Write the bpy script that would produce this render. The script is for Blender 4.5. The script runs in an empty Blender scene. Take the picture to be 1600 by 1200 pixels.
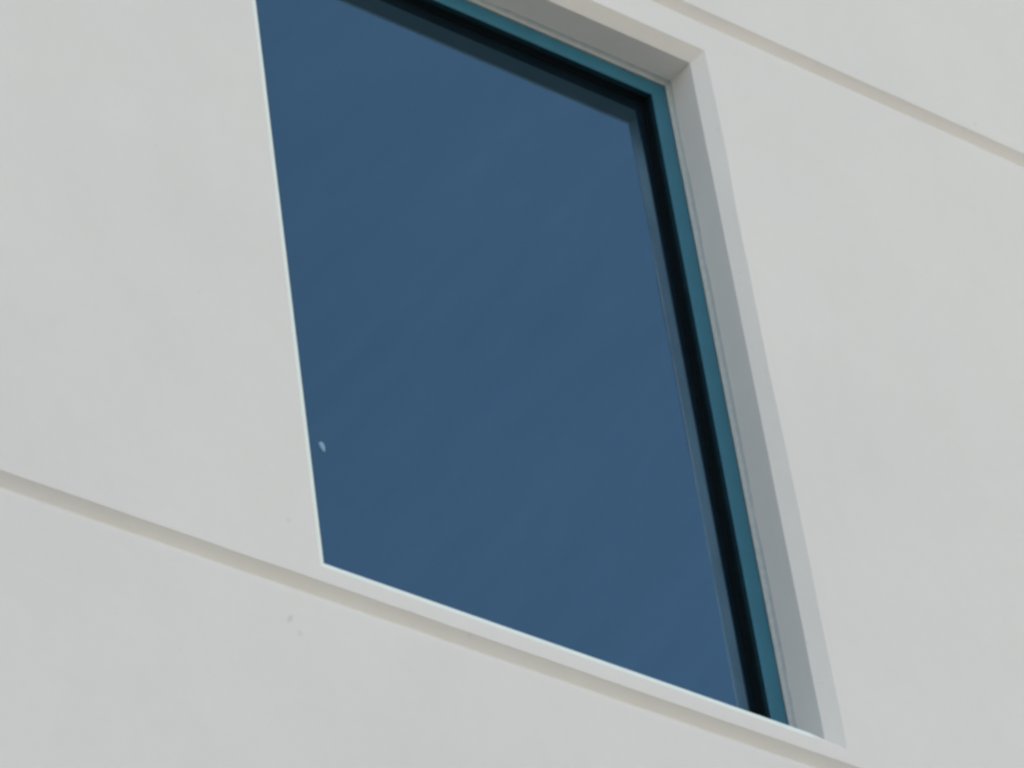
import bpy, math, random
from mathutils import Matrix, Vector, noise

S = bpy.context.scene
COL = S.collection
ZW = 6.49            # height of the opening's lower edge above the ground

# ---------------------------------------------------------------- camera
cd = bpy.data.cameras.new('camera'); cam = bpy.data.objects.new('camera', cd); COL.objects.link(cam)
R0 = Vector((0.79238321, -0.59781571, -0.12142995))
R1 = Vector((0.30425255, 0.55982831, -0.77072865))
R2 = Vector((0.52873362, 0.57376707, 0.6254855))
M = Matrix((R0, -R1, -R2)).transposed().to_4x4()
M.translation = Vector((-4.13567, -5.04247, -4.88806 + ZW))
cam.matrix_world = M
cd.sensor_width = 36.0
cd.lens = 7312.55 / 1600 * 36
cd.clip_start = 0.1; cd.clip_end = 3000
cd.dof.use_dof = True
cd.dof.focus_distance = 8.60
cd.dof.aperture_fstop = 11.0
S.camera = cam

# ---------------------------------------------------------------- world, sun, exposure
SUN_EL, SUN_AZ = 52.0, 45.0      # azimuth measured from north (+y, behind the wall) towards east (+x)
w = bpy.data.worlds.new('World'); S.world = w; w.use_nodes = True
nt = w.node_tree; bg = nt.nodes['Background']
sky = nt.nodes.new('ShaderNodeTexSky'); sky.sky_type = 'NISHITA'; sky.sun_disc = False
sky.sun_elevation = math.radians(SUN_EL); sky.sun_rotation = math.radians(SUN_AZ)
sky.air_density = 1.0; sky.dust_density = 3.0; sky.ozone_density = 1.0
nt.links.new(sky.outputs[0], bg.inputs[0]); bg.inputs[1].default_value = 0.15
sl = bpy.data.lights.new('sun', 'SUN'); sun = bpy.data.objects.new('sun', sl); COL.objects.link(sun)
sl.energy = 3.0; sl.angle = math.radians(0.5); sl.color = (1.0, 0.95, 0.88)
el, az = math.radians(SUN_EL), math.radians(SUN_AZ)
sd = Vector((math.sin(az) * math.cos(el), math.cos(az) * math.cos(el), math.sin(el)))
sun.rotation_euler = sd.to_track_quat('Z', 'Y').to_euler(); sun.location = (0, 0, 30)
S.view_settings.view_transform = 'Standard'; S.view_settings.look = 'None'
S.view_settings.exposure = 1.48
S.view_settings.gamma = 1.0
S.view_settings.use_curve_mapping = False
S.view_settings.use_white_balance = True
S.view_settings.white_balance_temperature = 8900
S.view_settings.white_balance_tint = 10
S.cycles.filter_width = 3.0
S.cycles.max_bounces = 8

# ---------------------------------------------------------------- materials
def mat(name):
    m = bpy.data.materials.new(name); m.use_nodes = True
    n = m.node_tree.nodes; return m, m.node_tree, n['Principled BSDF']

def noise_node(t, scale, detail=4, rough=0.55, src=None, sc=None):
    n = t.nodes.new('ShaderNodeTexNoise'); n.inputs['Scale'].default_value = scale
    n.inputs['Detail'].default_value = detail; n.inputs['Roughness'].default_value = rough
    if src:
        if sc:
            mp = t.nodes.new('ShaderNodeMapping'); mp.inputs['Scale'].default_value = sc[:3]
            if len(sc) > 3: mp.inputs['Rotation'].default_value = (0, sc[3], 0)
            t.links.new(src, mp.inputs[0]); src = mp.outputs[0]
        t.links.new(src, n.inputs['Vector'])
    return n

def ramp(t, src, a, b, ca, cb):
    r = t.nodes.new('ShaderNodeValToRGB'); e = r.color_ramp.elements
    e[0].position = a; e[1].position = b; e[0].color = (*ca, 1); e[1].color = (*cb, 1)
    t.links.new(src, r.inputs[0]); return r

def mult(t, a, b, f=1.0):
    m = t.nodes.new('ShaderNodeMixRGB'); m.blend_type = 'MULTIPLY'; m.inputs[0].default_value = f
    t.links.new(a, m.inputs[1]); t.links.new(b, m.inputs[2]); return m.outputs[0]

def spot_mask(t, pos, c, r, ang):
    """soft elliptical scuff in the wall plane (x, z)"""
    mp = t.nodes.new('ShaderNodeMapping'); mp.vector_type = 'TEXTURE'
    mp.inputs['Location'].default_value = (c[0], 0, c[1])
    mp.inputs['Rotation'].default_value = (0, ang, 0)
    mp.inputs['Scale'].default_value = (r[0], 50, r[1])
    t.links.new(pos, mp.inputs[0])
    g = t.nodes.new('ShaderNodeTexGradient'); g.gradient_type = 'SPHERICAL'
    t.links.new(mp.outputs[0], g.inputs[0]); return g.outputs['Fac']

def wall_material():
    m, t, b = mat('painted_render')
    geo = t.nodes.new('ShaderNodeNewGeometry'); P = geo.outputs['Position']
    base = ramp(t, noise_node(t, 1.3, 3, 0.5, P).outputs[0], 0.3, 0.7, (0.752, 0.728, 0.706), (0.788, 0.765, 0.733)).outputs[0]
    fine = ramp(t, noise_node(t, 26, 6, 0.7, P).outputs[0], 0.25, 0.75, (0.975, 0.975, 0.972), (1.0, 1.0, 1.0)).outputs[0]
    streak = ramp(t, noise_node(t, 5, 5, 0.6, P, (1.0, 1, 0.7)).outputs[0], 0.4, 0.75, (1, 1, 1), (0.985, 0.982, 0.975)).outputs[0]
    speck = ramp(t, noise_node(t, 95, 2, 0.5, P).outputs[0], 0.715, 0.76, (1, 1, 1), (0.90, 0.89, 0.88)).outputs[0]
    c = mult(t, mult(t, mult(t, base, fine), streak), speck)
    for cc, rr, an, k in [((-0.0835, ZW - 0.146), (0.0055, 0.015), 0.55, 0.16), ((-0.0655, ZW - 0.171), (0.0070, 0.009), 0.0, 0.10),
                          ((-0.062, ZW + 0.075), (0.006, 0.008), 0.3, 0.07), ((2.02, ZW + 1.955), (0.006, 0.006), 0, 0.12)]:
        f = spot_mask(t, P, cc, rr, an)
        r = ramp(t, f, 0.0, 0.6, (1, 1, 1), (1 - k, 1 - k, 1 - k * 0.9))
        c = mult(t, c, r.outputs[0])
    t.links.new(c, b.inputs['Base Color'])
    b.inputs['Roughness'].default_value = 0.75
    b.inputs['Specular IOR Level'].default_value = 0.25
    bp = t.nodes.new('ShaderNodeBump'); bp.inputs['Strength'].default_value = 0.35; bp.inputs['Distance'].default_value = 0.0012
    t.links.new(noise_node(t, 120, 5, 0.65, P).outputs[0], bp.inputs['Height'])
    b2 = t.nodes.new('ShaderNodeBump'); b2.inputs['Strength'].default_value = 0.5; b2.inputs['Distance'].default_value = 0.006
    t.links.new(noise_node(t, 5, 3, 0.5, P).outputs[0], b2.inputs['Height'])
    t.links.new(b2.outputs[0], bp.inputs['Normal']); t.links.new(bp.outputs[0], b.inputs['Normal'])
    return m

def mrange(t, src, a, b, c=0.0, d=1.0):
    n = t.nodes.new('ShaderNodeMapRange'); n.interpolation_type = 'SMOOTHSTEP'
    for k, v in zip((1, 2, 3, 4), (a, b, c, d)): n.inputs[k].default_value = v
    t.links.new(src, n.inputs[0]); return n.outputs[0]

def mul(t, *srcs):
    o = srcs[0]
    for q in srcs[1:]:
        n = t.nodes.new('ShaderNodeMath'); n.operation = 'MULTIPLY'; t.links.new(o, n.inputs[0])
        if isinstance(q, float): n.inputs[1].default_value = q
        else: t.links.new(q, n.inputs[1])
        o = n.outputs[0]
    return o

def mix(t, fac, a, col):
    m = t.nodes.new('ShaderNodeMixRGB'); t.links.new(fac, m.inputs[0]); t.links.new(a, m.inputs[1]); m.inputs[2].default_value = (*col, 1)
    return m.outputs[0]

def glass_material():
    m, t, b = mat('reflective_blue_glass')
    geo = t.nodes.new('ShaderNodeNewGeometry'); P = geo.outputs['Position']
    rt = t.nodes.new('ShaderNodeMapping'); rt.inputs['Rotation'].default_value = (0, math.radians(52), 0); t.links.new(P, rt.inputs[0])
    sp = t.nodes.new('ShaderNodeSeparateXYZ'); t.links.new(P, sp.inputs[0])
    base = ramp(t, noise_node(t, 3.0, 4, 0.6, rt.outputs[0], (0.22, 1.0, 1.5)).outputs[0], 0.35, 0.65, (0.003, 0.008, 0.012), (0.006, 0.013, 0.018)).outputs[0]
    # mirrored strip and its pale border line, painted into the pane's right-hand edge
    mirror_strip = mul(t, mrange(t, sp.outputs[0], 1.0750, 1.0800), mrange(t, sp.outputs[0], 1.1095, 1.1045), mrange(t, sp.outputs[2], ZW + 1.66, ZW + 1.50),
               mrange(t, noise_node(t, 9, 5, 0.6, P, (1, 1, 0.3)).outputs[0], 0.25, 0.6, 0.55, 1.0))
    c = mix(t, mirror_strip, base, (0.052, 0.100, 0.142))
    line = mul(t, mrange(t, sp.outputs[0], 1.0762, 1.0780), mrange(t, sp.outputs[0], 1.0812, 1.0790), mrange(t, sp.outputs[2], ZW + 1.36, ZW + 1.20),
               mrange(t, noise_node(t, 14, 4, 0.6, P, (1, 1, 0.5)).outputs[0], 0.3, 0.6, 0.35, 1.0))
    c = mix(t, line, c, (0.110, 0.175, 0.235))
    t.links.new(c, b.inputs['Base Color'])
    gl = t.nodes.new('ShaderNodeBsdfGlossy'); gl.inputs['Roughness'].default_value = 0.012
    tint = ramp(t, noise_node(t, 4.0, 6, 0.68, rt.outputs[0], (0.28, 1.0, 1.9)).outputs[0], 0.33, 0.67, GT0, GT1).outputs[0]
    t.links.new(tint, gl.inputs['Color'])
    b.inputs['Roughness'].default_value = 0.05; b.inputs['Specular IOR Level'].default_value = 0.0
    add = t.nodes.new('ShaderNodeAddShader')
    t.links.new(b.outputs[0], add.inputs[0]); t.links.new(gl.outputs[0], add.inputs[1])
    t.links.new(add.outputs[0], t.nodes['Material Output'].inputs[0])
    bp = t.nodes.new('ShaderNodeBump'); bp.inputs['Strength'].default_value = 0.03; bp.inputs['Distance'].default_value = 0.01
    t.links.new(noise_node(t, 1.6, 2, 0.5, P).outputs[0], bp.inputs['Height'])
    t.links.new(bp.outputs[0], gl.inputs['Normal'])
    return m

GT0, GT1 = (0.042, 0.103, 0.152), (0.048, 0.113, 0.165)

def simple(name, col, rough, metal=0.0, var=0.08, scale=20, spec=0.5):
    m, t, b = mat(name)
    geo = t.nodes.new('ShaderNodeNewGeometry')
    lo = tuple(c * (1 - var) for c in col); hi = tuple(min(1, c * (1 + var)) for c in col)
    r = ramp(t, noise_node(t, scale, 5, 0.6, geo.outputs['Position']).outputs[0], 0.3, 0.7, lo, hi)
    t.links.new(r.outputs[0], b.inputs['Base Color'])
    b.inputs['Roughness'].default_value = rough; b.inputs['Metallic'].default_value = metal
    b.inputs['Specular IOR Level'].default_value = spec
    return m

WALL = wall_material()
GLASS = glass_material()
TEAL = simple('teal_coated_aluminium', (0.003, 0.136, 0.205), 0.48, 0.0, 0.07, 14)
BLACK = simple('black_rubber', (0.003, 0.005, 0.006), 0.7, 0.0, 0.2, 40, 0.08)
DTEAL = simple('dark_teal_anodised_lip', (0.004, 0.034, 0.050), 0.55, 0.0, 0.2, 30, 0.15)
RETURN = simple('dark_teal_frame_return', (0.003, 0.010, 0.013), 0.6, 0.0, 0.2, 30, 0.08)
SEAL = simple('pale_grey_sealant', (0.42, 0.47, 0.48), 0.7, 0.0, 0.08, 60)
EDGE_HILITE = simple('painted_edge_highlight', (0.76, 0.845, 0.80), 0.6, 0.0, 0.03, 30)  # highlight on the left and lower opening edges, painted as a paler colour
JOINT = simple('dark_joint_filler', (0.008, 0.012, 0.014), 0.8, 0.0, 0.2, 60)
SPECK = simple('dried_bird_dropping', (0.26, 0.42, 0.60), 0.8, 0.0, 0.15, 90)
GROUND = simple('pale_concrete_ground', (0.164, 0.182, 0.198), 0.9, 0.0, 0.12, 0.6)
ROOF = simple('grey_roof_membrane', (0.4, 0.4, 0.39), 0.9, 0.0, 0.1, 2)

# ---------------------------------------------------------------- helpers
def obj(name, verts, faces, material, parent=None, smooth=False, mats=None, fm=None):
    me = bpy.data.meshes.new(name); me.from_pydata(verts, [], faces)
    for mm in (mats or [material]): me.materials.append(mm)
    if fm: me.polygons.foreach_set('material_index', fm)
    if smooth: me.polygons.foreach_set('use_smooth', [True] * len(faces))
    me.validate(); me.update()
    o = bpy.data.objects.new(name, me); COL.objects.link(o)
    if parent: o.parent = parent
    return o

class MB:
    def __init__(s): s.v, s.f = [], []
    def grid(s, rows):
        """rows: list of equally long point lists; quads face -y when rows go up and columns go right"""
        b = len(s.v); n = len(rows[0])
        for r in rows: s.v += [tuple(p) for p in r]
        for i in range(len(rows) - 1):
            for j in range(n - 1):
                a = b + i * n + j; s.f.append((a, a + 1, a + n + 1, a + n))
    def box(s, a, c):
        b = len(s.v); x0, y0, z0 = a; x1, y1, z1 = c
        s.v += [(x0,y0,z0),(x1,y0,z0),(x1,y1,z0),(x0,y1,z0),(x0,y0,z1),(x1,y0,z1),(x1,y1,z1),(x0,y1,z1)]
        s.f += [tuple(b + i for i in q) for q in ((0,1,5,4),(1,2,6,5),(2,3,7,6),(3,0,4,7),(4,5,6,7),(3,2,1,0))]
    def build(s, name, m, parent=None, smooth=False): return obj(name, s.v, s.f, m, parent, smooth)

def wob(a, seed, amp, f=7.0):
    return amp * (noise.noise(Vector((a * f, seed, 0.3))) + 0.5 * noise.noise(Vector((a * f * 3.1, seed + 9, 1.3))))

def frange(a, b, st):
    n = max(1, int(round((b - a) / st))); return [a + (b - a) * i / n for i in range(n + 1)]

# ---------------------------------------------------------------- dimensions (metres)
W, H = 1.2097, 1.800           # opening at the wall face
CH = 0.0261                    # chamfer leg
D = 0.1022                     # depth of the frame's face behind the wall face
FW = 0.0452                    # frame face width
GD = 0.0300                    # glass behind the frame's face
X0, X1, TOP, DEPTH = -13.0, 15.0, 10.4, 12.0
GROOVES = [(-0.0374, 0.0405), (1.9296, 0.0470)]   # upper arris, visible height

# measured shape of the right-hand arris (x at the wall face against height): hand-trowelled, not straight
RE = [(0.0, 1.2125), (0.058, 1.2140), (0.19, 1.2128), (0.328, 1.2121), (0.484, 1.2150), (0.62, 1.2112), (0.761, 1.2085),
      (0.88, 1.2056), (0.98, 1.2033), (1.10, 1.2040), (1.20, 1.2044), (1.316, 1.2026), (1.355, 1.2028), (1.395, 1.2065), (1.45, 1.2092),
      (1.507, 1.2130), (1.62, 1.2110), (1.8, 1.2066)]
ZB, XL = -0.0045, -0.0030      # the softly rounded lower and left arrises start a little outside the opening
def right_x(z):
    z = min(max(z, 0), 1.8)
    for (a, xa), (b, xb) in zip(RE, RE[1:]):
        if z <= b: return 1.2095 + 0.5 * (xa + (xb - xa) * (z - a) / (b - a) - 1.2095)
    return 1.2095 + 0.5 * (RE[-1][1] - 1.2095)

# ---------------------------------------------------------------- setting
g = MB()
xs = [-600, -60, -20, -8, 8, 20, 60, 600]
g.grid([[(x, y, 0) for x in xs] for y in xs])
ground = g.build('ground', GROUND); ground['kind'] = 'structure'

# ---------------------------------------------------------------- building
bld = bpy.data.objects.new('building', None); COL.objects.link(bld); bld.location = (0, 0, 0)
bld['label'] = 'off-white rendered building wall with two shadow grooves around one blue reflective window'
bld['category'] = 'building'

XS = [X0, -6, -3, -1.6] + frange(-1.3, 2.7, 0.02) + [3.2, 5, 9, X1]
wl = MB()
def face_y(x, z): return 0.0
def groove_rows(z0, hgt, seed):
    """rows from below the groove to above it (upwards); V with a narrow floor, soft lower lip, crisp upper arris"""
    d = 0.0215; out = []
    prof = [(-hgt - 0.0060, 0.0), (-hgt - 0.0025, 0.0004), (-hgt, 0.0016), (-hgt + 0.0022, 0.0038), (-hgt + 0.0125, d), (-0.0165, d + 0.0006), (-0.0008, 0.0010), (0.0, 0.0)]
    for k, (dz, y) in enumerate(prof):
        lo = k < 4
        out.append([(x, y, ZW + z0 + dz + (wob(x, seed + (5 if lo else 0), 0.0017 if lo else 0.0009, 5 if lo else 11))) for x in XS])
    return out
def row(z, y=0.0): return [(x, y, z) for x in XS]
low = [row(0.0), row(2.2), row(ZW - 0.5)] + groove_rows(GROOVES[0][0], GROOVES[0][1], 1.0) + [row(ZW + ZB)]
wl.grid(low)
up = [row(ZW + H)] + groove_rows(GROOVES[1][0], GROOVES[1][1], 3.0) + [row(ZW + 2.4), row(TOP)]
wl.grid(up)
zs = sorted(set([ZB] + frange(0, H, 0.02) + [1.372, 1.392]))
wl.grid([[(x, 0, ZW + z) for x in (X0, -1.6, -0.5, XL + wob(z, 21, 0.0007))] for z in zs])
wl.grid([[(x, 0, ZW + z) for x in (right_x(z) + wob(z, 22, 0.0006, 12), 1.6, 2.7, X1)] for z in zs])
# other faces of the block
b = len(wl.v)
wl.v += [(X0,0,0),(X0,DEPTH,0),(X0,DEPTH,TOP),(X0,0,TOP),(X1,0,0),(X1,DEPTH,0),(X1,DEPTH,TOP),(X1,0,TOP)]
wl.f += [(b+1,b,b+3,b+2),(b+4,b+5,b+6,b+7),(b+5,b+1,b+2,b+6)]
wall = wl.build('wall', WALL, bld)
rf = MB(); rf.box((X0 - 0.03, -0.03, TOP), (X1 + 0.03, DEPTH + 0.03, TOP + 0.12)); rf.build('roof', ROOF, bld)

# chamfer and reveal of the opening, mitred at the corners
def ring(levels):
    """levels: list of (inset, y, y on the soft sides); the four sides facing into the opening"""
    m = MB(); N = 120; global fm; fm = []
    def sm(u): u = min(max(u, 0), 1); return u * u * (3 - 2 * u)
    for s in 'LBRT':
        rows = []
        for k, (i, y, ys) in enumerate(levels):
            pts = []
            amp = 0.0008 if k == 2 else 0.0
            for a in range(N + 1):
                t = a / N
                zt = i + (H - 2 * i) * t if k else ZB + (H - ZB) * t
                xt = i + (W - 2 * i) * t if k else XL + wob(0 if t == 0 else 0, 21, 0.0) + (right_x(ZB if s == 'B' else H) - XL) * t
                if s == 'L':
                    yy = ys + (y - ys) * sm((t - 0.96) / 0.04)
                    pts.append(((XL + wob(zt, 21, 0.0007) if k == 0 else i + wob(zt, 31, amp)), yy, ZW + zt))
                elif s == 'R':
                    yy = y
                    pts.append(((right_x(zt) + wob(zt, 22, 0.0006, 12)) if k == 0 else (W - i + wob(zt, 32, amp) if k > 1 else right_x(zt) + (W - CH - right_x(zt)) * i / CH), yy, ZW + zt))
                elif s == 'B':
                    pts.append((xt, ys + (y - ys) * sm((t - 0.93) / 0.05), ZW + (i if k else ZB) + wob(xt, 33, amp)))
                else:
                    yy = y + (ys - y) * 0.0
                    pts.append((xt, yy, ZW + H - i + wob(xt, 34, amp)))
            rows.append(pts)
        m.grid(rows if s in 'BR' else [list(reversed(r)) for r in rows])
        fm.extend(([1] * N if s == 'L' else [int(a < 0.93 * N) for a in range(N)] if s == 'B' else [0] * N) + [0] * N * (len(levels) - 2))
    return m
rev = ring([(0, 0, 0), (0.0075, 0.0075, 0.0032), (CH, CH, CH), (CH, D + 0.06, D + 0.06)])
obj('window_reveal', rev.v, rev.f, None, wall, mats=[WALL, EDGE_HILITE], fm=fm)

# window: the pane, with its frame, gasket, sealant and joint as pieces of it
ix0, ix1, iz0, iz1 = CH, W - CH, CH, H - CH            # reveal opening
GAP, BEAD = 0.0120, 0.0120
p = MB()
yg = D + GD
p.box((ix0 + 0.02, yg, ZW + iz0 + 0.02), (ix1 - 0.02, yg + 0.024, ZW + iz1 - 0.02))
pane = p.build('window', GLASS, bld)
pane['label'] = 'dark blue reflective window pane in a teal frame'

def rect_frame(o, i, y0, y1, m=None, close=True):
    """rectangular frame between outer inset o and inner inset i (from the opening), mitred, y0 (front) .. y1 (back)"""
    m = m or MB(); b = len(m.v)
    for y in (y0, y1):
        for k in (o, i):
            m.v += [(k, y, ZW + k), (W - k, y, ZW + k), (W - k, y, ZW + H - k), (k, y, ZW + H - k)]
    for a in range(4):
        c = (a + 1) % 4
        m.f += [(b + a, b + c, b + 4 + c, b + 4 + a),          # front
                (b + 4 + a, b + 4 + c, b + 12 + c, b + 12 + a),    # inner return
                (b + c, b + a, b + 8 + a, b + 8 + c),          # outer
                (b + 8 + c, b + 8 + a, b + 12 + a, b + 12 + c)]
    return m
def rframe(profile, mts, idx, name):
    """frame swept along the opening from a profile of (inset, y) points, one material index per segment"""
    v, f, fm = [], [], []
    for k, y in profile:
        v += [(k, y, ZW + k), (W - k, y, ZW + k), (W - k, y, ZW + H - k), (k, y, ZW + H - k)]
    for s in range(len(profile) - 1):
        for a in range(4):
            c = (a + 1) % 4
            f.append((s * 4 + a, s * 4 + c, s * 4 + 4 + c, s * 4 + 4 + a)); fm.append(idx[s])
    return obj(name, v, f, None, pane, mats=mts, fm=fm)
o = CH + GAP; i = o + 0.0398
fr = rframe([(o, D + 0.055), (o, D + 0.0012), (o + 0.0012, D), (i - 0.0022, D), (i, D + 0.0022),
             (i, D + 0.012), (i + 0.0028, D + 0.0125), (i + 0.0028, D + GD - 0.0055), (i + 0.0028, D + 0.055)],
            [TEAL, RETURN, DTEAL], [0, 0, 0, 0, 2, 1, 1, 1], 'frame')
gk = rframe([(i + 0.0020, D + GD + 0.0005), (i + 0.0020, D + GD - 0.0055), (i + 0.0046, D + GD - 0.0055), (i + 0.0062, D + GD - 0.0035), (i + 0.0062, D + GD + 0.0005)],
            [BLACK], [0, 0, 0, 0], 'gasket')
bp = [(CH - 0.0008, D - BEAD)]
for k in range(9):                                          # concave tooled fillet between render and frame
    a_ = math.radians(90 * k / 8); r_ = o - 0.0056 - CH
    bp.append((CH + r_ * (1 - math.cos(a_)), D - BEAD + 0.0005 + (BEAD - 0.0012) * math.sin(a_)))
bp += [(o - 0.0044, D + 0.0004), (o - 0.0042, D + 0.006), (CH - 0.001, D + 0.008)]
bead = rframe(bp, [SEAL], [0] * (len(bp) - 1), 'sealant_bead')
rframe([(CH - 0.001, D + 0.0075), (o - 0.0048, D + 0.0035), (o + 0.0004, D + 0.0035), (o + 0.0004, D + 0.02)], [JOINT], [0] * 3, 'joint')

# dried dropping on the glass
random.seed(4)
v, f = [], []
cx, cz, an = 0.1432, ZW + 0.4119, 0.38
N = 18
for lv, hh in ((1.0, 0.0002), (0.72, 0.0013)):
    for k in range(N):
        a = 2 * math.pi * k / N
        r = lv * (1 + 0.18 * math.sin(2 * a + 1) + 0.12 * math.sin(3 * a))
        u, q = 0.0052 * r * math.cos(a), 0.0125 * r * math.sin(a)
        v.append((cx + u * math.cos(an) - q * math.sin(an), yg - hh, cz + u * math.sin(an) + q * math.cos(an)))
v.append((cx, yg - 0.0018, cz))
for k in range(N):
    c = (k + 1) % N
    f += [(k, c, N + c, N + k), (N + k, N + c, 2 * N)]
obj('dried_dropping', v, f, SPECK, pane, True)
